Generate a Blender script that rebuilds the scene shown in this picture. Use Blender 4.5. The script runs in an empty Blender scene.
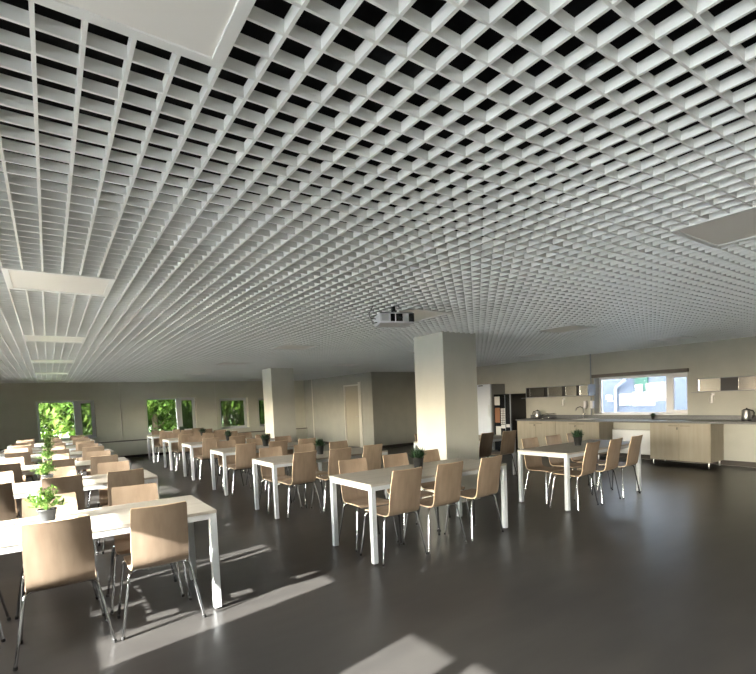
import bpy, math, random
from mathutils import Vector, Matrix
random.seed(7)
sc = bpy.context.scene
col = sc.collection
PI = math.pi

# ------------------------------------------------------------------ materials
MATS = {}
def mat(name, color=(.8, .8, .8), rough=.5, metal=0., spec=.5):
    m = bpy.data.materials.new(name); m.use_nodes = True
    b = m.node_tree.nodes['Principled BSDF']
    b.inputs['Base Color'].default_value = (*color, 1)
    b.inputs['Roughness'].default_value = rough
    b.inputs['Metallic'].default_value = metal
    b.inputs['Specular IOR Level'].default_value = spec
    MATS[name] = m
    return m
def noise_color(m, c1, c2, scale=(5, 5, 5), detail=4, lo=.35, hi=.65, rough=None, bump=0., nscale=1.):
    nt = m.node_tree; b = nt.nodes['Principled BSDF']
    tc = nt.nodes.new('ShaderNodeTexCoord'); mp = nt.nodes.new('ShaderNodeMapping')
    mp.inputs['Scale'].default_value = scale
    nz = nt.nodes.new('ShaderNodeTexNoise'); nz.inputs['Scale'].default_value = nscale; nz.inputs['Detail'].default_value = detail
    cr = nt.nodes.new('ShaderNodeValToRGB')
    cr.color_ramp.elements[0].position = lo; cr.color_ramp.elements[0].color = (*c1, 1)
    cr.color_ramp.elements[1].position = hi; cr.color_ramp.elements[1].color = (*c2, 1)
    nt.links.new(tc.outputs['Object'], mp.inputs[0]); nt.links.new(mp.outputs[0], nz.inputs['Vector'])
    nt.links.new(nz.outputs['Fac'], cr.inputs[0]); nt.links.new(cr.outputs[0], b.inputs['Base Color'])
    if rough:
        mr = nt.nodes.new('ShaderNodeMapRange'); mr.inputs[3].default_value = rough[0]; mr.inputs[4].default_value = rough[1]
        mr.inputs[1].default_value = .3; mr.inputs[2].default_value = .7
        nt.links.new(nz.outputs['Fac'], mr.inputs[0]); nt.links.new(mr.outputs[0], b.inputs['Roughness'])
    if bump:
        bp = nt.nodes.new('ShaderNodeBump'); bp.inputs['Strength'].default_value = bump; bp.inputs['Distance'].default_value = .004
        nt.links.new(nz.outputs['Fac'], bp.inputs['Height']); nt.links.new(bp.outputs[0], b.inputs['Normal'])
    return m

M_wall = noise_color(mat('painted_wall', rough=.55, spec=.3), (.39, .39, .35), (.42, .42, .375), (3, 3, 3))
M_wall_lit = noise_color(mat('brightened_far_wall', rough=.55, spec=.3), (.66, .65, .56), (.70, .69, .60), (3, 3, 3))  # same wall paint, lightened to stand in for light the far wall lacks
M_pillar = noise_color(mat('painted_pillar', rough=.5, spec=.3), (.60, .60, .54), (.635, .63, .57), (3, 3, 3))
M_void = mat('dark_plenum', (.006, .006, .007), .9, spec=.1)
M_grid = noise_color(mat('white_lattice', rough=.35, spec=.6), (.84, .85, .83), (.87, .88, .86), (2, 2, 2))
M_floor = noise_color(mat('linoleum', rough=.3, spec=.42), (.033, .031, .0305), (.052, .049, .0465), (1.0, 3.5, 1), 3, .2, .8, nscale=1.6)
M_base = mat('dark_skirting', (.045, .037, .032), .5)
M_white = mat('white_metal', (.62, .65, .68), .35, spec=.5)
M_frame = mat('white_plastic', (.72, .73, .75), .35)
M_chrome = mat('chrome', (.62, .63, .65), .14, 1.)
M_steel = mat('brushed_steel', (.55, .55, .56), .28, 1.)
M_mirror = mat('polished_steel_door', (.11, .105, .095), .22, 1.)
M_black = mat('black_plastic', (.012, .012, .013), .4)
M_rubber = mat('black_rubber', (.015, .015, .015), .7)
M_wood = noise_color(mat('beech_plywood', rough=.42, spec=.35), (.285, .21, .152), (.36, .272, .20), (9, 9, 1.1), 6, .3, .7, nscale=2.2)
M_woodin = M_wood
M_edge = noise_color(mat('plywood_edge', rough=.5), (.62, .46, .30), (.74, .58, .40), (2, 2, 60), 3)
M_top = noise_color(mat('pale_tabletop', rough=.38, spec=.45), (.42, .39, .345), (.50, .47, .42), (1.2, 16, 4), 6, .3, .7, nscale=1.5)
M_tedge = mat('table_edge_band', (.66, .63, .57), .45)
M_cab = noise_color(mat('maple_cabinet', rough=.5, spec=.35), (.30, .265, .21), (.345, .31, .25), (10, 10, 1), 5, .3, .7, nscale=1.6)
M_seam = mat('cabinet_gap', (.10, .08, .06), .7)
M_counter = noise_color(mat('grey_worktop', rough=.32, spec=.5), (.085, .09, .095), (.115, .12, .127), (40, 40, 40), 2)
M_opal = mat('opal_panel', (.90, .88, .84), .28, spec=.4)
M_blind = mat('blind_cassette', (.13, .115, .10), .5)
M_pot = mat('grey_pot', (.035, .038, .042), .6)
M_potb = mat('dark_pot', (.012, .012, .012), .6)
M_soil = mat('soil', (.03, .02, .015), .9)
M_leaf = noise_color(mat('bright_leaf', rough=.5), (.06, .16, .025), (.20, .32, .07), (30, 30, 30), 2)
M_leafd = noise_color(mat('dark_leaf', rough=.5), (.008, .028, .012), (.022, .06, .022), (30, 30, 30), 2)
M_bark = mat('bark', (.10, .07, .05), .9)
M_fridge = mat('fridge_white', (.66, .72, .82), .3)
M_fside = mat('fridge_grey_side', (.30, .31, .31), .4)
M_dark = mat('dark_glass', (.01, .012, .015), .1)
M_btn = mat('button_panel', (.55, .56, .56), .4)
M_brown = mat('coffee_print', (.22, .10, .05), .5)
M_facade = noise_color(mat('facade_render', rough=.9), (.085, .10, .13), (.10, .115, .145), (.6, .6, .6))
M_facade2 = mat('pale_blind', (.22, .25, .29), .7)
M_green = mat('green_panel', (.03, .085, .06), .7)
M_grass = noise_color(mat('grass_ground', rough=.95), (.08, .14, .04), (.18, .26, .08), (1, 1, 1))
M_asph = mat('asphalt', (.30, .30, .31), .9)
M_bounce = noise_color(mat('pale_bounce_ground', rough=.9), (.72, .71, .68), (.78, .77, .74), (.5, .5, .5))  # outdoor ground made this pale so sunlight bounces up to the ceiling
M_zinc = mat('zinc', (.26, .28, .31), .5, .3)
M_door = mat('door_leaf', (.44, .41, .33), .5)
M_trim = mat('pale_trim', (.72, .70, .64), .4)
M_paper = mat('paper', (.85, .85, .84), .8)
M_key = mat('key_black', (.02, .02, .02), .4)
def tree_leaf(name, c1, c2):
    m = mat(name, rough=.7, spec=.05); nt = m.node_tree
    noise_color(m, c1, c2, (1.2, 1.2, 1.2), 3, .35, .65)
    b = nt.nodes['Principled BSDF']; out = nt.nodes['Material Output']
    tr = nt.nodes.new('ShaderNodeBsdfTranslucent'); mx = nt.nodes.new('ShaderNodeMixShader'); mx.inputs[0].default_value = .35
    cr = [n for n in nt.nodes if n.type == 'VALTORGB'][0]
    nt.links.new(cr.outputs[0], tr.inputs[0]); nt.links.new(b.outputs[0], mx.inputs[1]); nt.links.new(tr.outputs[0], mx.inputs[2])
    nt.links.new(mx.outputs[0], out.inputs[0]); return m
M_tree = tree_leaf('tree_leaf_light', (.035, .075, .012), (.12, .18, .04))
M_tree2 = tree_leaf('tree_leaf_dark', (.012, .035, .01), (.045, .09, .02))
def glass():
    m = bpy.data.materials.new('window_glass'); m.use_nodes = True; nt = m.node_tree; nt.nodes.clear()
    o = nt.nodes.new('ShaderNodeOutputMaterial'); t = nt.nodes.new('ShaderNodeBsdfTransparent'); g = nt.nodes.new('ShaderNodeBsdfGlossy')
    g.inputs['Roughness'].default_value = .02; t.inputs[0].default_value = (.93, .95, .95, 1)
    f = nt.nodes.new('ShaderNodeFresnel'); f.inputs[0].default_value = 1.45; mx = nt.nodes.new('ShaderNodeMixShader')
    nt.links.new(f.outputs[0], mx.inputs[0]); nt.links.new(t.outputs[0], mx.inputs[1]); nt.links.new(g.outputs[0], mx.inputs[2])
    nt.links.new(mx.outputs[0], o.inputs[0]); return m
M_glass = glass()
M_net = glass(); M_net.name = 'insect_net'; M_net.node_tree.nodes['Transparent BSDF'].inputs[0].default_value = (.55, .56, .55, 1)
M_net.node_tree.nodes['Glossy BSDF'].inputs['Roughness'].default_value = .8

# ------------------------------------------------------------------ mesh helpers
class MB:
    def __init__(s): s.v = []; s.f = []; s.mi = []; s.sm = []
    def add(s, vs, fs, mi=0, smooth=False):
        n = len(s.v); s.v += [tuple(v) for v in vs]
        for f in fs: s.f.append(tuple(n+i for i in f)); s.mi.append(mi); s.sm.append(smooth)
    def box(s, x0, x1, y0, y1, z0, z1, mi=0):
        s.add([(x0,y0,z0),(x1,y0,z0),(x1,y1,z0),(x0,y1,z0),(x0,y0,z1),(x1,y0,z1),(x1,y1,z1),(x0,y1,z1)],
              [(0,3,2,1),(4,5,6,7),(0,1,5,4),(1,2,6,5),(2,3,7,6),(3,0,4,7)], mi)
    def bbox(s, x0, x1, y0, y1, z0, z1, r=.004, mi=0):          # box with chamfered edges
        vs = []; idx = {}
        for i, x in enumerate((x0, x1)):
            for j, y in enumerate((y0, y1)):
                for k, z in enumerate((z0, z1)):
                    dx = r if i == 0 else -r; dy = r if j == 0 else -r; dz = r if k == 0 else -r
                    idx[i,j,k,0] = len(vs); vs.append((x, y+dy, z+dz))
                    idx[i,j,k,1] = len(vs); vs.append((x+dx, y, z+dz))
                    idx[i,j,k,2] = len(vs); vs.append((x+dx, y+dy, z))
        fs = []
        for i in (0,1):
            fs.append([idx[i,0,0,0], idx[i,1,0,0], idx[i,1,1,0], idx[i,0,1,0]])
            fs.append([idx[0,i,0,1], idx[1,i,0,1], idx[1,i,1,1], idx[0,i,1,1]])
            fs.append([idx[0,0,i,2], idx[1,0,i,2], idx[1,1,i,2], idx[0,1,i,2]])
        for a in (0,1):
            for b in (0,1):
                fs.append([idx[a,b,0,0], idx[a,b,0,1], idx[a,b,1,1], idx[a,b,1,0]])
                fs.append([idx[a,0,b,0], idx[a,0,b,2], idx[a,1,b,2], idx[a,1,b,0]])
                fs.append([idx[0,a,b,1], idx[0,a,b,2], idx[1,a,b,2], idx[1,a,b,1]])
                for c in (0,1): fs.append([idx[a,b,c,0], idx[a,b,c,1], idx[a,b,c,2]])
        c = Vector(((x0+x1)/2, (y0+y1)/2, (z0+z1)/2))
        out = []
        for f in fs:
            p = [Vector(vs[i]) for i in f]; n = (p[1]-p[0]).cross(p[2]-p[1]); cc = sum(p, Vector())/len(p)
            out.append(f if n.dot(cc-c) > 0 else f[::-1])
        s.add(vs, out, mi)
    def tube(s, pts, r, n=8, mi=0, cap=True):
        pts = [Vector(p) for p in pts]; m = len(pts)
        rs = r if isinstance(r, (list, tuple)) else [r]*m
        vs = []; ref = None
        for i, p in enumerate(pts):
            d = (pts[min(i+1, m-1)]-pts[max(i-1, 0)]).normalized()
            if ref is None: ref = Vector((0,0,1)) if abs(d.z) < .9 else Vector((1,0,0))
            u = d.cross(ref)
            if u.length < 1e-4: ref = Vector((0,1,0)); u = d.cross(ref)
            u.normalize(); w = u.cross(d).normalized(); ref = w
            for k in range(n):
                a = 2*PI*k/n; vs.append(p+(u*math.cos(a)+w*math.sin(a))*rs[i])
        fs = [(i*n+k, i*n+(k+1)%n, (i+1)*n+(k+1)%n, (i+1)*n+k) for i in range(m-1) for k in range(n)]
        s.add(vs, fs, mi, True)
        if cap: s.add(vs[:n], [tuple(range(n))], mi); s.add(vs[-n:], [tuple(range(n))[::-1]], mi)
    def lathe(s, prof, n=20, c=(0,0,0), mi=0, ax='z'):
        vs = []
        for r, h in prof:
            for k in range(n):
                a = 2*PI*k/n; x, y = r*math.cos(a), r*math.sin(a)
                vs.append((c[0]+x, c[1]+y, c[2]+h) if ax == 'z' else ((c[0]+h, c[1]+x, c[2]+y) if ax == 'x' else (c[0]+x, c[1]+h, c[2]+y)))
        m = len(prof)
        fs = [(i*n+k, i*n+(k+1)%n, (i+1)*n+(k+1)%n, (i+1)*n+k) for i in range(m-1) for k in range(n)]
        s.add(vs, fs, mi, True); s.add(vs[:n], [tuple(range(n))[::-1]], mi); s.add(vs[-n:], [tuple(range(n))], mi)
    def build(s, name, mats, parent=None, loc=(0,0,0), fix=False):
        me = bpy.data.meshes.new(name); me.from_pydata(s.v, [], s.f)
        for m in (mats if isinstance(mats, (list, tuple)) else [mats]): me.materials.append(m)
        me.polygons.foreach_set('material_index', s.mi); me.polygons.foreach_set('use_smooth', s.sm)
        me.update()
        if fix:
            import bmesh
            b = bmesh.new(); b.from_mesh(me); bmesh.ops.recalc_face_normals(b, faces=b.faces); b.to_mesh(me); b.free()
        o = bpy.data.objects.new(name, me); col.objects.link(o); o.location = loc
        if parent: o.parent = parent
        return o
def struct(o): o['kind'] = 'structure'; return o
def empty(name, loc=(0,0,0), rz=0):
    e = bpy.data.objects.new(name, None); e.empty_display_size = .1; col.objects.link(e)
    e.location = loc; e.rotation_euler = (0, 0, rz); return e
def tag(o, label, cat, group=None):
    o['label'] = label; o['category'] = cat
    if group: o['group'] = group
    return o
def copy_tree(o, parent=None):
    c = o.copy(); col.objects.link(c)
    if parent: c.parent = parent
    for ch in list(o.children): copy_tree(ch, c)
    return c

# ------------------------------------------------------------------ dimensions
CE = 2.396; KX = 10.39; LX = -1.78; FY = 17.5; NY = -2.6
SLAB = 2.95
PX, PY = 8.09, 12.6       # partition block

# floor
m = MB(); m.box(LX-.4, KX+.4, NY-.3, FY+.4, -.12, 0); struct(m.build('floor', M_floor))

def wall_open(m, axis, c0, c1, a0, a1, z0, z1, opens):
    """wall slab with openings; axis 'x': runs along x (c=y); openings (a,b,zb,zt)"""
    def bx(u0, u1, w0, w1):
        if u1-u0 < 1e-4 or w1-w0 < 1e-4: return
        if axis == 'x': m.box(u0, u1, c0, c1, w0, w1)
        else: m.box(c0, c1, u0, u1, w0, w1)
    cur = a0
    for (a, b, zb, zt) in sorted(opens):
        bx(cur, a, z0, z1); bx(a, b, z0, zb); bx(a, b, zt, z1); cur = b
    bx(cur, a1, z0, z1)

# windows: (a, b, zb, zt, mullion or None)
FW = [(-.27, 1.16, .70, 1.86, (.63, .77)), (2.57, 4.09, .70, 1.86, (3.50, 3.62)), (4.87, 5.87, .70, 1.80, None), (6.25, 7.25, .70, 1.78, None)]
KW = [(4.46, 6.53, .965, 1.83, (4.87, 4.98)), (1.0, 2.3, .965, 1.83, (1.6, 1.7))]
LP = 2.645
LW = [(.195+LP*k, 1.875+LP*k, .93, 1.90, (1.26+LP*k, 1.32+LP*k)) for k in range(6)]+[(-2.4, -.35, .06, 2.2, (-1.42, -1.32))]  # last one: unseen tall glazing added so sunlit floor brightens the ceiling
T = .34
m = MB(); wall_open(m, 'x', FY, FY+T, LX-T, KX+T, 0, SLAB, [w[:4] for w in FW]); struct(m.build('wall_far', M_wall_lit))
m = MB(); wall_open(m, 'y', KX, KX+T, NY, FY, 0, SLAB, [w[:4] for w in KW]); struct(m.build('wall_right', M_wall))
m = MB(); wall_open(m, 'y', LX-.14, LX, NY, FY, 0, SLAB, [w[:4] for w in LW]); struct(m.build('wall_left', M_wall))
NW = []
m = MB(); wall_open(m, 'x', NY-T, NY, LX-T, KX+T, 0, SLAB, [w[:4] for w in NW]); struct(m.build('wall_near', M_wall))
# partition block with doorway
m = MB(); D0, D1, DH = 13.40, 14.40, 2.06
wall_open(m, 'y', PX, PX+.12, PY+.12, FY, 0, SLAB, [(D0, D1, 0, DH)]); m.box(PX, KX, PY, PY+.12, 0, SLAB)
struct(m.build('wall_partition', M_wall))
d = struct(empty('door_1', (PX+.05, (D0+D1)/2, 0)))
m = MB(); m.box(.005, .05, -.455, .455, .01, DH-.045); m.build('door_leaf', M_door, d)
m = MB()
for a, b in ((-.498, -.455), (.455, .498)): m.box(-.045, .06, a, b, 0, DH-.002)
m.box(-.045, .06, -.455, .455, DH-.045, DH-.002); m.build('door_frame', M_trim, d)
m = MB(); m.box(-.075, -.05, -.66, -.5, 0, DH+.06); m.build('architrave', M_trim, d)
m = MB(); m.tube([(.005, -.40, 1.02), (-.045, -.40, 1.02), (-.05, -.38, 1.02), (-.05, -.28, 1.02)], .009); m.build('door_handle', M_steel, d)

# baseboards
bb = MB(); bb.box(LX, PX, FY-.145, FY-.13, .005, .085); struct(bb.build('baseboard_far', M_base))
bb = MB(); bb.box(PX-.015, PX, PY, D0-.17, .005, .085); bb.box(PX-.015, PX, D1+.05, FY-.13, .005, .085); bb.box(PX, KX-.015, PY-.015, PY, .005, .085); struct(bb.build('baseboard_partition', M_base))
bb = MB(); bb.box(KX-.015, KX, NY, PY, .005, .10); struct(bb.build('baseboard_right', M_base))
bb = MB(); bb.box(LX, LX+.015, NY, FY-.13, .005, .085); struct(bb.build('baseboard_left', M_base))
# boxed pipe ledge under far windows
m = MB(); m.box(LX, PX, FY-.13, FY, 0, .53); m.build('x', M_wall_lit).name = 'trim_1'; struct(bpy.data.objects['trim_1'])
m = MB(); m.box(LX, PX, FY-.145, FY, .53, .555); struct(m.build('trim_2', M_blind))
# wall conduits
def conduit(n, pts, r=.012): mm = MB(); mm.tube(pts, r); return struct(mm.build('trim_%d' % n, M_trim if n != 5 else M_zinc))
conduit(3, [(1.84, FY-.015, .556), (1.84, FY-.015, CE)]); conduit(4, [(4.73, FY-.015, .556), (4.73, FY-.015, CE)])
conduit(5, [(KX-.03, 6.59, .96), (KX-.03, 6.59, CE)], .017)
conduit(6, [(PX-.02, 16.75, .10), (PX-.02, 16.75, CE)], .02)

# pillars
def pillar(n, x0, x1, y0, y1):
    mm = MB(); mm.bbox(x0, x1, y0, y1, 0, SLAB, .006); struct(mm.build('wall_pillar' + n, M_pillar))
PIL = [(4.40, 5.035, 5.02, 5.67), (4.47, 5.06, 11.52, 12.12)]
pillar('_front', *PIL[0]); pillar('_back', *PIL[1])

# windows
wn = 0
def window(axis, plane, w, inward, seg=.05, depth=.26, net=False):
    """axis: wall direction; plane: coordinate of the glass; inward: sign toward room"""
    global wn; wn += 1
    a, b, zb, zt, mul = w
    def P(u0, u1, d0, d1, z0, z1, mm):
        e0, e1 = sorted((plane+d0, plane+d1))
        if axis == 'x': mm.box(u0, u1, e0, e1, z0, z1)
        else: mm.box(e0, e1, u0, u1, z0, z1)
    root = struct(empty('window_%d' % wn, ((a+b)/2, plane, zb) if axis == 'x' else (plane, (a+b)/2, zb)))
    def fin(mm, nm, mt):
        o = mm.build(nm, mt); o.location = -Vector(root.location); o.parent = root; return o
    mm = MB(); e = .002
    P(a+e, a+seg, -.03, .04, zb+e, zt-e, mm); P(b-seg, b-e, -.03, .04, zb+e, zt-e, mm)
    P(a+seg, b-seg, -.03, .04, zb+e, zb+seg, mm); P(a+seg, b-seg, -.03, .04, zt-seg, zt-e, mm)
    if mul: P(mul[0], mul[1], -.03, .04, zb+seg, zt-seg, mm)
    fin(mm, 'window_frame', M_frame)
    panes = [(a+seg, mul[0]), (mul[1], b-seg)] if mul else [(a+seg, b-seg)]
    for k, (p, q) in enumerate(panes):
        if q-p < .55 or not mul:
            mm = MB(); s = .045
            f = .045*inward
            P(p-.01, p+s, 0, f, zb+seg-.01, zt-seg+.01, mm); P(q-s, q+.01, 0, f, zb+seg-.01, zt-seg+.01, mm)
            P(p+s, q-s, 0, f, zb+seg-.01, zb+seg+s, mm); P(p+s, q-s, 0, f, zt-seg-s, zt-seg+.01, mm)
            fin(mm, 'sash', M_frame)
            p += s; q -= s
        mm = MB(); P(p, q, -.003, .003, zb+seg, zt-seg, mm); fin(mm, 'pane', M_glass)
        if net and (k == 1 or not mul): mm = MB(); P(p, q, -.021, -.019, zb+seg, zt-seg, mm); fin(mm, 'insect_screen', M_net)
    mm = MB(); P(a+e, b-e,   .04*inward, depth*inward, zb+e, zb+.022, mm); fin(mm, 'window_sill', M_frame)
    # portal for the daylight that enters here
    L = bpy.data.lights.new('portal', 'AREA'); L.shape = 'RECTANGLE'; L.cycles.is_portal = True
    L.size = b-a; L.size_y = zt-zb; o = bpy.data.objects.new('daylight_portal', L); col.objects.link(o)
    c = (a+b)/2; z = (zb+zt)/2
    if axis == 'x': o.location = (c, plane-.06*inward, z); n = Vector((0, inward, 0))
    else: o.location = (plane-.06*inward, c, z); n = Vector((inward, 0, 0))
    o.rotation_euler = (-n).to_track_quat('Z', 'Y').to_euler()
    return root
for w in FW: window('x', FY+.24, w, -1, net=True)
for w in KW: window('y', KX+.24, w, -1)
for w in LW: window('y', LX-.09, w, 1, depth=.11)
for w in NW: window('x', NY-.24, w, 1)

# ceiling: open-cell lattice 100 mm, blades 30 mm high, dark void above
GX, GY = .4287, 1.3466
LAMPS = []
for k, x in enumerate((-.1713, 2.9287, 5.6287, 8.7287)):
    for j in range(-1, 6):
        y0 = round(3.8466+3.1*j, 4)
        LAMPS.append((x, x+.6, y0, y0+.6))
LAMPS = [l for l in LAMPS if l[3] < FY-.1 and l[0] > LX and not (l[1] > PX-.05 and l[3] > PY-.05)]
HOLES = [(a+.002, b-.002, c+.002, d-.002) for a, b, c, d in LAMPS] + [(a-.002, b+.002, c-.002, d+.002) for a, b, c, d in PIL] + [(PX-.003, KX, PY-.003, FY)]
def segs(lo, hi, cuts):
    out = []; cur = lo
    for a, b in sorted(cuts):
        if a > cur: out.append((cur, min(a, hi)))
        cur = max(cur, b)
    if cur < hi: out.append((cur, hi))
    return out
g = MB(); bt = .0048; BH = .034
i = math.ceil((LX-GX)/.1)
while GX+.1*i < KX:
    x = GX+.1*i; i += 1
    for a, b in segs(NY, FY, [(h[2], h[3]) for h in HOLES if h[0] < x < h[1]]): g.box(x-bt, x+bt, a, b, CE, CE+BH)
j = math.ceil((NY-GY)/.1)
while GY+.1*j < FY:
    y = GY+.1*j; j += 1
    for a, b in segs(LX, KX, [(h[0], h[1]) for h in HOLES if h[2] < y < h[3]]): g.box(a, b, y-bt*.9, y+bt*.9, CE+.0004, CE+BH-.0004)
ceil = struct(g.build('ceiling', M_grid))
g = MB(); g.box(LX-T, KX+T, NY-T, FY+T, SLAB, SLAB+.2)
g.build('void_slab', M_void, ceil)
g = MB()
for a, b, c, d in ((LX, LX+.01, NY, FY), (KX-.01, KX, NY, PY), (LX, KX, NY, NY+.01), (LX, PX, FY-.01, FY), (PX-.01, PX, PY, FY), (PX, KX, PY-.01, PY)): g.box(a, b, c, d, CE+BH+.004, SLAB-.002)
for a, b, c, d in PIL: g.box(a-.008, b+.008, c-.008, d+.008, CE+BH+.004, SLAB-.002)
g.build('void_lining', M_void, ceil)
g = MB()
for a, b, c, d in ((LX, LX+.018, NY, FY), (KX-.018, KX, NY, PY), (LX, PX, FY-.018, FY), (PX-.018, PX, PY, FY), (PX, KX, PY-.018, PY)): g.box(a, b, c, d, CE-.004, CE+BH+.003)
g.build('edge_trim', M_grid, ceil)

# ceiling lights (off)
def lamp(x0, x1, y0, y1, label):
    r = tag(empty('ceiling_light', ((x0+x1)/2, (y0+y1)/2, CE)), label, 'ceiling light', 'square ceiling lights set in the lattice')
    f = .3012; w = .030; mm = MB()
    mm.box(-f, f, -f, -f+w, -.006, .05); mm.box(-f, f, f-w, f, -.006, .05); mm.box(-f, -f+w, -f+w, f-w, -.006, .05); mm.box(f-w, f, -f+w, f-w, -.006, .05)
    mm.build('light_frame', M_grid, r)
    mm = MB(); mm.box(-f+w, f-w, -f+w, f-w, -.001, .035); mm.build('diffuser', M_opal, r)
CN = ['left', 'centre-left', 'centre-right', 'right']; RN = ['nearest', 'second', 'third', 'fourth', 'fifth', 'farthest']
for (a, b, c, d) in LAMPS:
    ci = min(range(4), key=lambda q: abs(a-(-.1713, 2.9287, 5.6287, 8.7287)[q])); ri = round((c-.7466)/3.1)
    if (ci, ri) in ((2, 0), (3, 0)): continue
    lamp(a, b, c, d, 'square white ceiling light, %s of the %s row running away' % (RN[ri], CN[ci]))

# ------------------------------------------------------------------ tables
def make_table():
    r = empty('dining_table'); W, Dp, H = 1.8, .8, .742
    t = MB(); t.bbox(0, W, 0, Dp, H-.022, H, .002); o = t.build('tabletop', [M_top], r)
    t = MB(); z0, z1 = H-.062, H-.0225
    t.box(.05, W-.05, .003, .030, z0, z1); t.box(.05, W-.05, Dp-.030, Dp-.003, z0, z1)
    t.box(.003, .030, .05, Dp-.05, z0, z1); t.box(W-.030, W-.003, .05, Dp-.05, z0, z1)
    t.build('frame_rail', M_white, r)
    for x in (.002, W-.052):
        for y in (.002, Dp-.052):
            t = MB(); t.bbox(x, x+.05, y, y+.05, .012, z1, .003); t.lathe([(.019, 0), (.022, .004), (.022, .012)], 12, (x+.025, y+.025, 0), 1)
            t.build('leg', [M_white, M_rubber], r)
    return r

# ------------------------------------------------------------------ chairs
def catmull(P, n=5):
    out = []
    for i in range(len(P)-1):
        p0 = P[max(i-1, 0)]; p1 = P[i]; p2 = P[i+1]; p3 = P[min(i+2, len(P)-1)]
        for k in range(n):
            t = k/n
            out.append(tuple(.5*(2*p1[d]+(p2[d]-p0[d])*t+(2*p0[d]-5*p1[d]+4*p2[d]-p3[d])*t*t+(3*p1[d]-p0[d]-3*p2[d]+p3[d])*t**3) for d in range(len(p1))))
    out.append(P[-1]); return out
def make_chair():
    r = empty('plywood_chair')
    # profile: y, z, half width, curvature of the section
    prof = [(.205, .425, .165, 0), (.200, .437, .188, 0), (.17, .449, .198, 0), (.05, .446, .198, .004), (-.08, .437, .194, .007), (-.155, .438, .188, .007),
            (-.193, .455, .184, .008), (-.212, .495, .183, .011), (-.228, .58, .184, .017), (-.252, .70, .182, .021), (-.277, .81, .178, .020), (-.287, .853, .176, .019), (-.2905, .864, .168, .018)]
    S = catmull(prof, 4); nt_ = 9; th = .0105
    A = []; B = []
    for i, (y, z, hw, cv) in enumerate(S):
        y0, z0 = S[max(i-1, 0)][:2]; y1, z1 = S[min(i+1, len(S)-1)][:2]
        d = Vector((0, y1-y0, z1-z0)).normalized(); n = Vector((0, -d.z, d.y))   # d runs back/up ; n outward normal (under / behind)
        if n.z > 0 and abs(d.y) > .7: n = -n
        for k in range(nt_):
            t = -1+2*k/(nt_-1)
            dip = cv*(t*t)            # edges come forward / up
            base = Vector((t*hw*.95, y, z))-n*dip*.6
            A.append(base); B.append(base+n*th)
    m = MB(); ns = len(S); q = len(A); vs = A+B; fs = []; side = []
    for i in range(ns-1):
        for k in range(nt_-1):
            a = i*nt_+k; fs.append((a, a+1, a+nt_+1, a+nt_)); fs.append((q+a, q+a+nt_, q+a+nt_+1, q+a+1))
        a = i*nt_; side.append((a, a+nt_, q+a+nt_, q+a)); a = i*nt_+nt_-1; side.append((a, q+a, q+a+nt_, a+nt_))
    for k in range(nt_-1):
        side.append((k, q+k, q+k+1, k+1)); a = (ns-1)*nt_+k; side.append((a, a+1, q+a+1, q+a))
    m.add(vs, fs, 0, True); n0 = len(m.v); m.add(vs, side, 1, False)
    m.build('seat_shell', [M_wood, M_edge], r, fix=True)
    rt = .0095
    for sx in (-1, 1):
        m = MB(); m.tube([(sx*.243, .205, .010), (sx*.197, .165, .385), (sx*.190, .158, .412), (sx*.172, .143, .423), (sx*.14, .13, .424)], rt); m.tube([(sx*.2442, .206, 0), (sx*.2425, .2045, .02)], .012, mi=1)
        m.build('leg', [M_chrome, M_rubber], r)
        m = MB(); m.tube([(sx*.252, -.198, .010), (sx*.190, -.152, .385), (sx*.182, -.145, .410), (sx*.165, -.130, .421), (sx*.14, -.115, .422)], rt); m.tube([(sx*.2535, -.199, 0), (sx*.250, -.197, .02)], .012, mi=1)
        m.build('leg', [M_chrome, M_rubber], r)
    m = MB(); m.tube([(-.14, .13, .424), (.14, .13, .424)], rt); m.tube([(-.14, -.115, .422), (.14, -.115, .422)], rt)
    for sx in (-.11, .11): m.tube([(sx, .13, .424), (sx, -.115, .422)], .008)
    m.build('seat_frame', M_chrome, r)
    return r

# ------------------------------------------------------------------ plants
def leaf_quad(m, base, d, L, w, mi=0, droop=.3):
    d = Vector(d).normalized(); up = Vector((0, 0, 1)); s = d.cross(up)
    if s.length < .05: s = Vector((1, 0, 0))
    s.normalize(); base = Vector(base)
    a = base+d*L*.5+up*0; b = base+d*L-up*L*droop
    m.add([base, a+s*w/2, b, a-s*w/2, ], [(0, 1, 2, 3)], mi)
def pot_mb(r0, r1, h):
    m = MB(); m.lathe([(r0, 0), (r1, h), (r1*1.04, h), (r1*1.04, h*.93), (r1*.96, h*.93), (r1*.94, h*.90)], 20); return m
def make_leafy():
    r = empty('potted_plant'); pot_mb(.038, .052, .085).build('pot', M_pot, r)
    m = MB(); m.lathe([(.001, .07), (.047, .078)], 14); m.build('soil', M_soil, r)
    rnd = random.Random(3); m = MB()
    for k in range(52):
        a = rnd.uniform(0, 2*PI); e = rnd.uniform(.15, 1.45); L = rnd.uniform(.07, .135)
        d = Vector((math.cos(a)*math.cos(e), math.sin(a)*math.cos(e), math.sin(e)))
        p0 = Vector((0, 0, .078)); p1 = p0+d*L; m.tube([p0, p0+d*L*.5+Vector((0, 0, .01)), p1], .0012, 4, cap=False)
        for q in range(9):
            f = rnd.uniform(.45, 1.1); b = p0+d*L*f; aa = rnd.uniform(0, 2*PI)
            dd = (d+Vector((math.cos(aa), math.sin(aa), rnd.uniform(-.3, .8)))*1.1)
            leaf_quad(m, b, dd, rnd.uniform(.024, .04), rnd.uniform(.014, .022), 0, .2)
    m.build('foliage', M_leaf, r); return r
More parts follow.
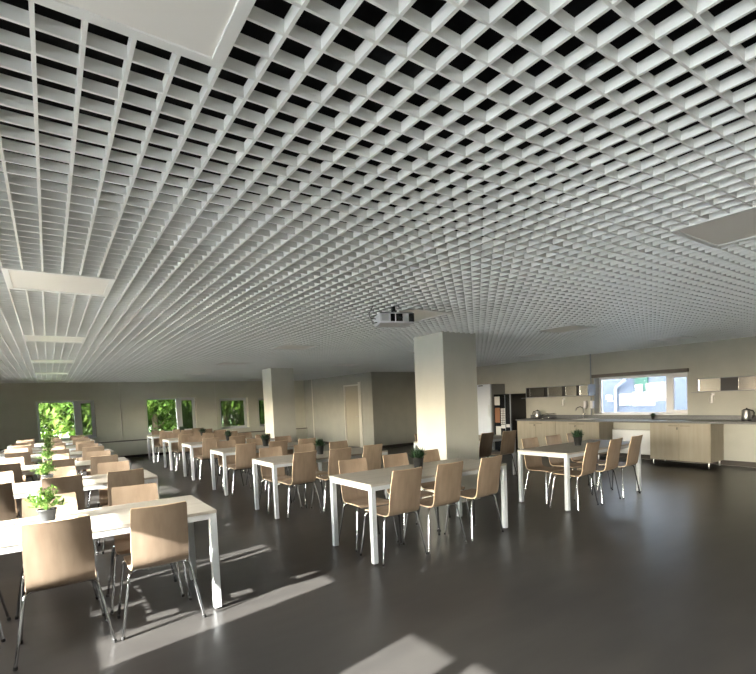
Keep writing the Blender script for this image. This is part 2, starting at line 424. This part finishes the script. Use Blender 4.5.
def make_grassy():
    r = empty('potted_grass'); pot_mb(.036, .050, .10).build('pot', M_potb, r)
    m = MB(); m.lathe([(.001, .085), (.050, .092)], 14); m.build('soil', M_soil, r)
    rnd = random.Random(5); m = MB()
    for k in range(260):
        a = rnd.uniform(0, 2*PI); e = rnd.uniform(.35, 1.5); L = rnd.uniform(.06, .125)
        d = Vector((math.cos(a)*math.cos(e), math.sin(a)*math.cos(e), math.sin(e)*1.15))
        b = Vector((rnd.uniform(-.035, .035), rnd.uniform(-.035, .035), .09)); leaf_quad(m, b, d, L, .009, 0, .12)
    m.build('foliage', M_leafd, r); return r

ROWS = [3.655, 6.0, 8.22, 10.50, 12.70, 15.08]
ORD = ['nearest', 'second', 'third', 'fourth', 'fifth', 'farthest']
TABLES = [('left', -.85, k) for k in range(6)]+[('middle', 2.29, k) for k in range(6)]+[('right', 5.205, k) for k in range(2)]
def where(c, k):
    if c == 'right': return 'front table of right column' if k == 0 else 'back table of right column, behind the pillar'
    return '%s table of the %s column' % (ORD[k], c)
t0 = make_table(); c0 = make_chair(); p0 = make_leafy(); g0 = make_grassy()
used = set()
def inst(src, x, y, z, rz):
    if src.name not in used: used.add(src.name); o = src
    else: o = copy_tree(src)
    o.location = (x, y, z); o.rotation_euler = (0, 0, rz)
    if src in (p0, g0): o.scale = (1.05, 1.05, 1.15) if src == p0 else (1.2, 1.2, 1.25)
    return o
CH = {('left', 0): ((-.60, .00, .555), (-.58, -.02, .535), (0, 0, -1), (0, 3, -2)),
      ('middle', 0): ((2.60, 3.12, 3.68), (2.64, 3.22, 3.70), (0, 1, 4), (-3, -2, -3)),
      ('right', 0): ((5.53, 6.07, 6.60), (5.61, 6.15, 6.68), (5, 4, 4), (-2, -3, -2))}
rnd = random.Random(11)
for c, x, k in TABLES:
    y = ROWS[k] if c != 'right' else (3.655, 6.02)[k]
    pos = where(c, k)
    wl = {'left': 'long white-legged table, %s', 'middle': 'long white-legged table, %s', 'right': 'long white-legged table, %s'}[c] % pos
    tag(inst(t0, x, y, 0, 0), wl, 'table', 'long dining tables')
    if (c, k) in CH: nx, fx, nr, fr = CH[c, k]
    else:
        j = lambda: rnd.uniform(-.015, .015)
        nx = [x+q+j() for q in (.37, .91, 1.45)]; fx = [x+q+j() for q in (.33, .89, 1.45)]
        nr = [rnd.uniform(-2, 5) for _ in range(3)]; fr = [rnd.uniform(-3, 3) for _ in range(3)]
    for q in range(3):
        side = ('left', 'middle', 'right')[q]
        dn = 0 if k == 0 else rnd.uniform(-.04, .03)
        tail = ('%s table, %s column' % (ORD[k], c)) if c != 'right' else ('front table, right column' if k == 0 else 'table behind the pillar')
        tag(inst(c0, nx[q], y+.135+dn, 0, math.radians(nr[q])), 'plywood chair, %s of the three on the near side of %s' % (side, tail), 'chair', 'plywood chairs at the tables')
        tag(inst(c0, fx[q], y+(.66 if c != 'right' else .64)-dn, 0, PI+math.radians(fr[q])), 'plywood chair, %s of the three on the far side of %s' % (side, tail), 'chair', 'plywood chairs at the tables')
    px = x+.9; py = y+.45
    if c == 'left': tag(inst(p0, px-.10, py+.02, .742, k*1.3), 'bright leafy plant in small grey pot on the %s' % pos, 'plant', 'potted plants on the tables')
    elif (c, k) != ('right', 1): tag(inst(g0, px, py, .742, k*1.3), 'dark grassy plant in small black pot on the %s' % pos, 'plant', 'potted plants on the tables')

# ------------------------------------------------------------------ projector
pj = tag(empty('ceiling_projector', (2.76, 3.86, 2.272), math.radians(-22)), 'white ceiling projector hanging in front of the pillar', 'projector')
m = MB(); m.bbox(-.17, .17, -.14, .14, -.05, .05, .012); m.build('body', M_frame, pj)
m = MB(); m.lathe([(.030, 0), (.030, .012), (.022, .014), (.020, .008)], 20, (.025, -.153, 0), 0, 'y'); m.box(-.06, -.018, -.1415, -.139, -.035, .035); m.box(.115, .168, -.1415, -.139, -.04, .04); m.box(-.008, .055, -.1412, -.139, -.035, .035); m.build('lens', M_dark, pj)
m = MB(); m.box(-.145, -.08, -.142, -.139, -.03, .03); m.build('vent_grille', M_btn, pj)
m = MB(); m.tube([(0, 0, .055), (0, 0, .55)], .02, 12); m.box(-.11, .11, -.012, .012, .062, .072); m.box(-.012, .012, -.10, .10, .062, .072)
for sx, sy in ((-1, 0), (1, 0)): m.tube([(sx*.10, 0, .07), (sx*.10, 0, .054)], .007)
m.tube([(-.17, .02, .01), (-.225, .02, .02), (-.24, .0, .06), (-.20, 0, .13)], .004); m.tube([(-.17, -.03, -.03), (-.215, -.03, -.04), (-.22, -.03, -.01)], .004)
m.build('ceiling_mount', M_black, pj)

# ------------------------------------------------------------------ kitchen
FX = 9.79
def cabinet(y0, y1, label):
    r = tag(empty('base_cabinet', (FX, (y0+y1)/2, 0)), label, 'cabinet', 'pale wooden base cabinets under the worktop')
    h = (y1-y0)/2; m = MB(); m.bbox(.02, .575, -h, h, .105, .832, .002); m.build('body', M_cab, r)
    for s in (-1, 1):
        a, b = sorted((s*.0015, s*(h-.002))); m = MB()
        # door with a shallow finger groove near the top
        m.bbox(0, .0195, a, b, .107, .828, .0015); d = m.build('door', M_cab, r)
        m = MB(); a2, b2 = sorted((s*.02, s*.20)); m.box(-.002, 0, a2, b2, .783, .789); m.box(-.002, 0, a2+.01, b2-.01, .776, .779); m.build('finger_groove', M_seam, d)
    m = MB(); m.box(-.0008, .0195, -.0012, .0012, .107, .828); m.build('door_gap', M_seam, r)
    m = MB(); m.lathe([(.009, -.008), (.009, .0)], 12, (0, .03, .745), 0, 'x'); m.box(-.012, -.008, .022, .038, .71, .755); m.build('key', M_key, r)
    for x in (.05, .52):
        for y in (-h+.05, h-.05):
            m = MB(); m.lathe([(.020, 0), (.016, .006), (.016, .105)], 12, (x, y, 0)); m.build('leg', M_steel, r)
cabinet(7.195, 8.36, 'pale wooden two-door base cabinet beside the black vending machine')
cabinet(6.045, 7.185, 'pale wooden two-door base cabinet below the tap, left of the kitchen window')
cabinet(3.81, 4.925, 'pale wooden two-door base cabinet on steel legs, standing alone right of the radiator')
m = MB(); m.bbox(FX-.02, KX-.001, 0.6, 8.39, .835, .875, .003)
wt = tag(m.build('worktop', M_counter), 'long grey kitchen worktop running along the right wall', 'worktop')
m = MB(); m.box(KX-.02, KX-.001, 0.6, 8.39, .8755, .962); m.build('backsplash', M_counter, wt)
m = MB(); m.box(FX+.02, KX-.001, .62, .65, 0, .834); m.build('end_panel', M_cab, wt)
# radiator and pipe casing below the window
r = tag(empty('radiator', (KX-.10, 5.50, .12)), 'white panel radiator under the kitchen window', 'radiator')
m = MB(); m.bbox(-.05, .055, -.52, .50, 0, .52, .008); m.build('panel', M_frame, r)
m = MB()
for k in range(30): y = -.5+k*.0345; m.box(-.03, .035, y, y+.012, .5205, .526)
m.build('top_grille', M_steel, r)
m = MB(); m.lathe([(.018, 0), (.018, .07), (.014, .08)], 12, (-.02, -.545, .03)); m.tube([(-.02, -.545, .03), (-.02, -.545, -.118)], .009); m.tube([(-.02, -.545, .03), (-.02, -.525, .03)], .009); m.build('valve', M_chrome, r)

# fridge
r = tag(empty('fridge', (FX, 9.58, 0)), 'tall white fridge with grey sides against the kitchen wall', 'fridge')
m = MB(); m.bbox(.065, .595, -.31, .31, .02, 1.835, .006); m.box(.09, .57, -.29, .29, 0, .02); m.build('body', M_fside, r)
m = MB(); m.bbox(0, .06, -.31, .31, .06, 1.835, .012); dd = m.build('door', M_fridge, r)
m = MB(); m.box(-.004, 0, -.03, .14, 1.785, 1.81); m.build('display', M_black, dd)
m = MB(); m.tube([(-.004, -.27, .95), (-.035, -.27, .95), (-.035, -.27, 1.25), (-.004, -.27, 1.25)], .008); m.build('handle', M_white, dd)
# vending machine
r = tag(empty('vending_machine', (FX, 8.84, 0)), 'black hot drinks vending machine next to the fridge', 'vending machine')
m = MB(); m.bbox(.02, .595, -.30, .30, .03, 1.54, .006); m.box(.05, .56, -.27, .27, 0, .03); m.build('body', M_black, r)
m = MB(); m.bbox(-.02, .019, -.30, .30, .03, 1.54, .006); dv = m.build('door', M_dark, r)
m = MB(); m.box(-.03, -.018, -.302, -.272, .03, 1.54); m.box(-.026, -.018, -.11, -.10, .05, 1.52); m.build('trim_strip', M_zinc, dv)
m = MB(); m.box(-.023, -.02, .08, .27, 1.25, 1.48); m.box(-.023, -.02, .06, .24, .42, .68); m.build('label_plate', M_btn, dv)
m = MB(); m.box(-.023, -.02, .08, .26, .78, 1.18); m.build('picture', M_brown, dv)
m = MB()
for a in range(3):
    for b in range(9): m.box(-.024, -.02, .05-a*.055-.04, .05-a*.055, 1.16-b*.047-.036, 1.16-b*.047)
m.box(-.024, -.02, -.10, .05, .63, .73); m.box(-.024, -.02, -.25, -.13, .66, .74)
m.build('keypad', M_btn, dv)
m = MB(); m.box(-.022, -.0195, -.09, .05, .34, .58); m.build('dispensing_bay', M_black, dv)

# wall shelf cabinets with sliding steel doors
def shelf(y0, y1, doors, tip, label):
    r = tag(empty('wall_cabinet', (KX-.30, (y0+y1)/2, 1.42)), label, 'wall cabinet', 'low steel wall cabinets above the worktop')
    c = (y0+y1)/2; m = MB(); a, b = y0-c, y1-c
    m.box(.0, .298, a, b, .252, .262); m.box(.0, .298, a, b, 0, .010); m.box(.285, .298, a, b, .01, .252)
    m.box(.0, .285, a, a+.01, .01, .252); m.box(.0, .285, b-.01, b, .01, .252)
    m.build('carcass', M_zinc, r)
    m = MB(); m.box(.02, .284, a+.011, b-.011, .011, .251); m.build('interior', M_black, r)
    for (d0, d1, dx) in doors:
        m = MB(); m.box(.002+dx, .009+dx, d0-c, d1-c, .012, .250); dr = m.build('sliding_door', M_mirror, r)
        m = MB(); m.box(-.004+dx, .002+dx, d1-c-.018, d1-c-.008, .03, .23); m.build('handle', M_chrome, dr)
    m = MB(); e0, e1 = ((b, b+.17) if tip > 0 else (b, b+.12))
    m.box(.02, .298, e0, e1, -.012, -.002); m.box(.02, .298, e0+.001, e0+.006, -.002, .2); m.build('end_ledge', M_zinc, r)
    return r
shelf(6.49, 8.30, [(7.72, 8.18, 0), (7.20, 7.62, .008), (6.80, 7.10, 0), (6.51, 6.72, .008)], 1, 'long steel wall cabinet between the vending machine and the window')
shelf(2.00, 4.16, [(3.76, 4.14, 0), (3.20, 3.48, .008), (2.70, 3.18, 0), (2.05, 2.6, 0)], 0, 'long steel wall cabinet to the right of the kitchen window')

# blind
r = tag(empty('roller_blind', (KX-.04, 5.49, 1.86)), 'rolled-up dark blind cassette above the kitchen window', 'blind')
m = MB(); m.bbox(-.035, .038, -1.06, 1.06, -.028, .045, .006); m.build('cassette', M_blind, r)
m = MB(); m.tube([(-.02, -1.03, -.028), (-.02, -1.03, -.60), (-.015, -1.035, -.61), (-.01, -1.04, -.6), (-.01, -1.04, -.028)], .0025, 5); m.build('pull_cord', M_frame, r)

# kettles and things on worktop
def kettle(x, y, rz, label):
    r = tag(empty('electric_kettle', (x, y, .8755), rz), label, 'kettle')
    m = MB(); m.lathe([(.078, 0), (.080, .012), (.074, .020)], 24); m.build('base', M_black, r)
    m = MB(); m.lathe([(.074, .021), (.078, .03), (.074, .10), (.062, .175), (.056, .195)], 28); b = m.build('body', M_steel, r)
    m = MB(); m.lathe([(.056, .196), (.050, .208), (.012, .214), (.012, .228), (.006, .232)], 20); m.build('lid', M_black, r)
    m = MB(); m.tube([(.055, 0, .19), (.10, 0, .185), (.122, 0, .15), (.118, 0, .07), (.078, 0, .045)], [.010, .012, .012, .011, .008]); m.build('handle', M_black, r)
    m = MB(); m.add([(-.050, -.022, .15), (-.050, .022, .15), (-.095, 0, .188), (-.052, -.02, .19), (-.052, .02, .19)], [(0, 2, 3), (1, 4, 2), (0, 1, 2), (3, 2, 4)], 0, True); m.build('spout', M_steel, r)
kettle(KX-.20, 8.02, 1.9, 'steel electric kettle on the worktop beside the vending machine')
kettle(KX-.22, 3.37, -1.7, 'steel electric kettle on the worktop at the right edge of the view')
r = tag(empty('dish_rack', (KX-.18, 7.70, .8755)), 'small dark wire dish rack behind the left kettle', 'dish rack')
m = MB()
m.box(-.13, .13, -.16, .16, .004, .018)
m.build('tray', M_black, r)
m = MB()
for k in range(9): y = -.14+k*.035; m.tube([(-.12, y, .018), (-.12, y, .10), (.12, y, .13), (.12, y, .018)], .003, 5)
m.tube([(-.12, -.14, .10), (-.12, .14, .10)], .004, 5); m.tube([(.12, -.14, .13), (.12, .14, .13)], .004, 5); m.build('wire_frame', M_chrome, r)
# tap and sink
r = tag(empty('kitchen_tap', (KX-.09, 6.76, .8755)), 'tall chrome swan-neck tap on the worktop left of window', 'tap')
m = MB(); m.lathe([(.028, 0), (.028, .012), (.02, .02), (.019, .12)], 16); m.build('body', M_chrome, r)
m = MB(); m.tube([(0, 0, .12), (0, 0, .22), (-.01, .01, .265), (-.06, .05, .29), (-.11, .10, .265), (-.13, .12, .20)], .011, 10); m.build('spout', M_chrome, r)
m = MB(); m.tube([(0, -.02, .10), (0, -.06, .13)], .006); m.build('lever', M_chrome, r)
r = tag(empty('sink', (KX-.32, 6.55, .8755)), 'shallow steel inset sink in the worktop beside the tap', 'sink')
m = MB(); m.box(-.20, .18, -.24, -.20, 0, .006); m.box(-.20, .18, .20, .24, 0, .006); m.box(-.20, -.17, -.20, .20, 0, .006); m.box(.15, .18, -.20, .20, 0, .006); m.build('rim', M_steel, r)
m = MB(); m.box(-.17, .15, -.20, .20, .0002, .002); m.build('basin', M_steel, r)
# holders on wall
def roll(y, z, label):
    r = tag(empty('paper_roll_holder', (KX-.06, y, z)), label, 'paper holder')
    m = MB(); m.lathe([(.019, -.075), (.019, .075)], 16); m.build('paper_roll', M_paper, r)
    m = MB(); m.box(.054, .0595, -.03, .03, .06, .12); m.tube([(.058, 0, .095), (.0, 0, .095), (0, 0, -.09)], .005, 6); pts = [(0+.0*math.cos(a), .055*math.cos(a), -.01+.075*math.sin(a)) for a in [k*PI/8 for k in range(-5, 9)]]
    m.tube(pts, .003, 5); m.build('bracket', M_steel, r)
roll(4.0, 1.275, 'white paper roll on a wire holder under the right wall cabinet')
roll(7.35, 1.27, 'white paper roll on a wire holder under the left wall cabinet')
for yy, lab in ((6.76, 'white soap dispenser on the wall above the tap'), (6.585, 'white soap dispenser between the pipe and the window')):
    r = tag(empty('soap_dispenser', (KX-.045, yy-.03, 1.20)), lab, 'dispenser', 'wall soap dispensers by the sink')
    m = MB(); m.bbox(-.04, .044, -.035, .035, -.07, .10, .012); m.build('body', M_frame, r); m = MB(); m.box(-.03, .02, -.015, .015, -.09, -.0705); m.build('nozzle', M_steel, r)
o = copy_tree(g0); o.location = (KX-.10, 5.11, .8755); o.scale = (.75, .75, .75)
tag(o, 'small dark potted plant on the worktop in front of the kitchen window', 'plant')
del o['group']

# ------------------------------------------------------------------ outside
m = MB(); m.box(-40, 60, -30, FY+1.5, -.6, -.13); g = struct(m.build('ground', M_bounce))
m = MB(); m.box(-40, 60, FY+1.5, 60, -.6, -.13); struct(m.build('lawn', M_grass))
def tree(x, y, h, rad, dark, label, n=7500, seed=1, low=.4):
    r = tag(empty('broadleaf_tree', (x, y, -.13)), label, 'tree', 'trees outside the far windows')
    rn = random.Random(seed); m = MB(); m.tube([(0, 0, 0), (.05, .02, h*.35), (.0, .1, h*.7)], [.14, .10, .04], 8)
    blobs = []
    for k in range(14):
        a = rn.uniform(0, 2*PI); q = rn.uniform(.2, .8)*rad; z = rn.uniform(low, h*.9)
        c = Vector((q*math.cos(a), q*math.sin(a), z)); blobs.append((c, rn.uniform(.35, .6)*rad)); m.tube([(0, 0, max(.3, z*.5)), c*.6+Vector((0, 0, z*.35)), c], [.05, .03, .01], 5)
    m.build('trunk', M_bark, r)
    m = MB()
    for k in range(n):
        c, br = blobs[k % len(blobs)]
        d = Vector((rn.gauss(0, 1), rn.gauss(0, 1), rn.gauss(0, 1))).normalized()*br*rn.uniform(.75, 1.05)
        leaf_quad(m, c+d, (rn.uniform(-1, 1), rn.uniform(-1, 1), rn.uniform(-.8, .4)), rn.uniform(.18, .32), rn.uniform(.11, .18), 0, .2)
    m.build('foliage', M_tree2 if dark else M_tree, r)
tree(.9, 22.6, 4.2, 1.6, False, 'sunlit bright green tree outside the leftmost far window', seed=2)
tree(-.9, 24.4, 5.0, 2.0, True, 'darker tree behind the bright one outside the leftmost far window', seed=3)
tree(3.6, 22.8, 4.4, 1.9, False, 'large bright yellow-green tree outside the second far window', seed=4)
tree(1.9, 26.5, 5.5, 2.4, True, 'dark tree outside, to the left of the second far window', seed=5)
tree(6.6, 23.0, 4.6, 1.9, False, 'pale green tree outside the third far window', seed=6)
tree(9.6, 24.0, 4.4, 1.9, False, 'pale green tree outside the narrow fourth far window', seed=7)
tree(4.8, 28.0, 6.0, 2.8, True, 'dark tree behind the others outside the third far window', seed=8)
tree(-3.6, 27.0, 6.0, 2.6, True, 'dark tree outside at the far left', seed=9)

m = MB(); m.box(KX-3, KX+T, -14, FY+T, SLAB+.25, 6.6); m.box(LX-.6, KX+.3, NY-T, FY+T, SLAB+.21, SLAB+.35); struct(m.build("roof_and_shade_block", M_facade))  # unseen upper block added to shade the building opposite, plus thin roof sheet
# building across the yard, seen through kitchen window
BX = 17.5
b = tag(empty('neighbouring_building', (BX, 7.5, -.13)), 'pale building across the yard, seen through the kitchen window', 'building')
m = MB(); wall_open(m, 'y', 0, 3., -9, 9, 0, 7, []); m.build('wall', M_facade, b)
for y0, z0, w, h in ((1.41, 1.07, .80, .50), (2.28, 1.10, .44, .42), (-1.6, 1.07, 1.2, .9), (-4.5, 1.07, 1.2, .9)):
    m = MB(); m.box(-.05, .02, y0, y0+w, z0, z0+h)
    f = m.build('window', M_frame, b); m = MB(); m.box(-.06, -.051, y0+.04, y0+w-.04, z0+.04, z0+h-.04); m.build('blind', M_facade2, f)
    m = MB(); k = z0+.07
    while k < z0+h-.07: m.box(-.07, -.061, y0+.05, y0+w-.05, k, k+.022); k += .065
    m.build('slats', M_zinc, f)
m = MB(); m.box(-.10, 0, 1.64, 2.10, 1.62, 2.9); m.build('green_panel', M_green, b)
m = MB(); m.tube([(-.10, 2.84, 0), (-.10, 2.84, 1.72), (-.11, 2.78, 1.80), (-.2, 2.40, 2.04), (-.25, 2.2, 2.3), (-.25, 2.2, 4)], .06, 8); m.build('downpipe', M_zinc, b)
m = MB(); m.box(-.06, 0, -6, 6, .55, .62); m.build('plinth_band', M_zinc, b)
b.location = (BX, 7.2, -.13)

# ------------------------------------------------------------------ light
w = bpy.data.worlds.new('World'); sc.world = w; w.use_nodes = True; nt = w.node_tree
bg = nt.nodes['Background']; sky = nt.nodes.new('ShaderNodeTexSky'); sky.sky_type = 'NISHITA'; sky.sun_disc = False
sun_dir = Vector((1, .180, -.496)).normalized()      # travel direction
sky.sun_elevation = math.asin(-sun_dir.z); sky.sun_rotation = math.atan2(-sun_dir.x, -sun_dir.y)
sky.air_density = 1.2; sky.dust_density = 2.5
hs = nt.nodes.new('ShaderNodeHueSaturation'); hs.inputs['Saturation'].default_value = .55
nt.links.new(sky.outputs[0], hs.inputs['Color']); nt.links.new(hs.outputs[0], bg.inputs[0]); bg.inputs[1].default_value = 4.9
L = bpy.data.lights.new('sun', 'SUN'); L.energy = 56; L.angle = math.radians(.6); L.color = (1, .95, .88)
o = bpy.data.objects.new('sun', L); col.objects.link(o); o.rotation_euler = (-sun_dir).to_track_quat('Z', 'Y').to_euler(); o.location = (-8, -2, 8)

# ------------------------------------------------------------------ camera
yaw, pit, roll_, f, cx, cy = -.6315, -.0559, -.0391, 483.10, 402.96, 426.92
Mx = Matrix.Rotation(yaw, 3, 'Z') @ Matrix.Rotation(pit, 3, 'X')
X, Yv, Zv = Mx.col[0], Mx.col[1], Mx.col[2]
cc, ss = math.cos(roll_), math.sin(roll_)
Rt = cc*X+ss*Zv; Up = -ss*X+cc*Zv; Bk = -Yv
cam = bpy.data.cameras.new('camera'); co = bpy.data.objects.new('camera', cam); col.objects.link(co)
Mw = Matrix((Rt, Up, Bk)).transposed().to_4x4(); Mw.translation = (0, 0, 1.493); co.matrix_world = Mw
cam.sensor_fit = 'HORIZONTAL'; cam.sensor_width = 36; cam.lens = f*36/756
cam.shift_x = (378-cx)/756; cam.shift_y = (cy-337)/756; cam.clip_start = .05; cam.clip_end = 200
sc.camera = co

sc.view_settings.view_transform = 'Standard'; sc.view_settings.look = 'None'
sc.view_settings.exposure = .27; sc.view_settings.gamma = 1; sc.view_settings.use_curve_mapping = False
cy_ = sc.cycles
cy_.use_denoising = True; cy_.max_bounces = 10; cy_.diffuse_bounces = 7; cy_.glossy_bounces = 5; cy_.transparent_max_bounces = 12
cy_.caustics_reflective = False; cy_.caustics_refractive = False; cy_.sample_clamp_indirect = 6
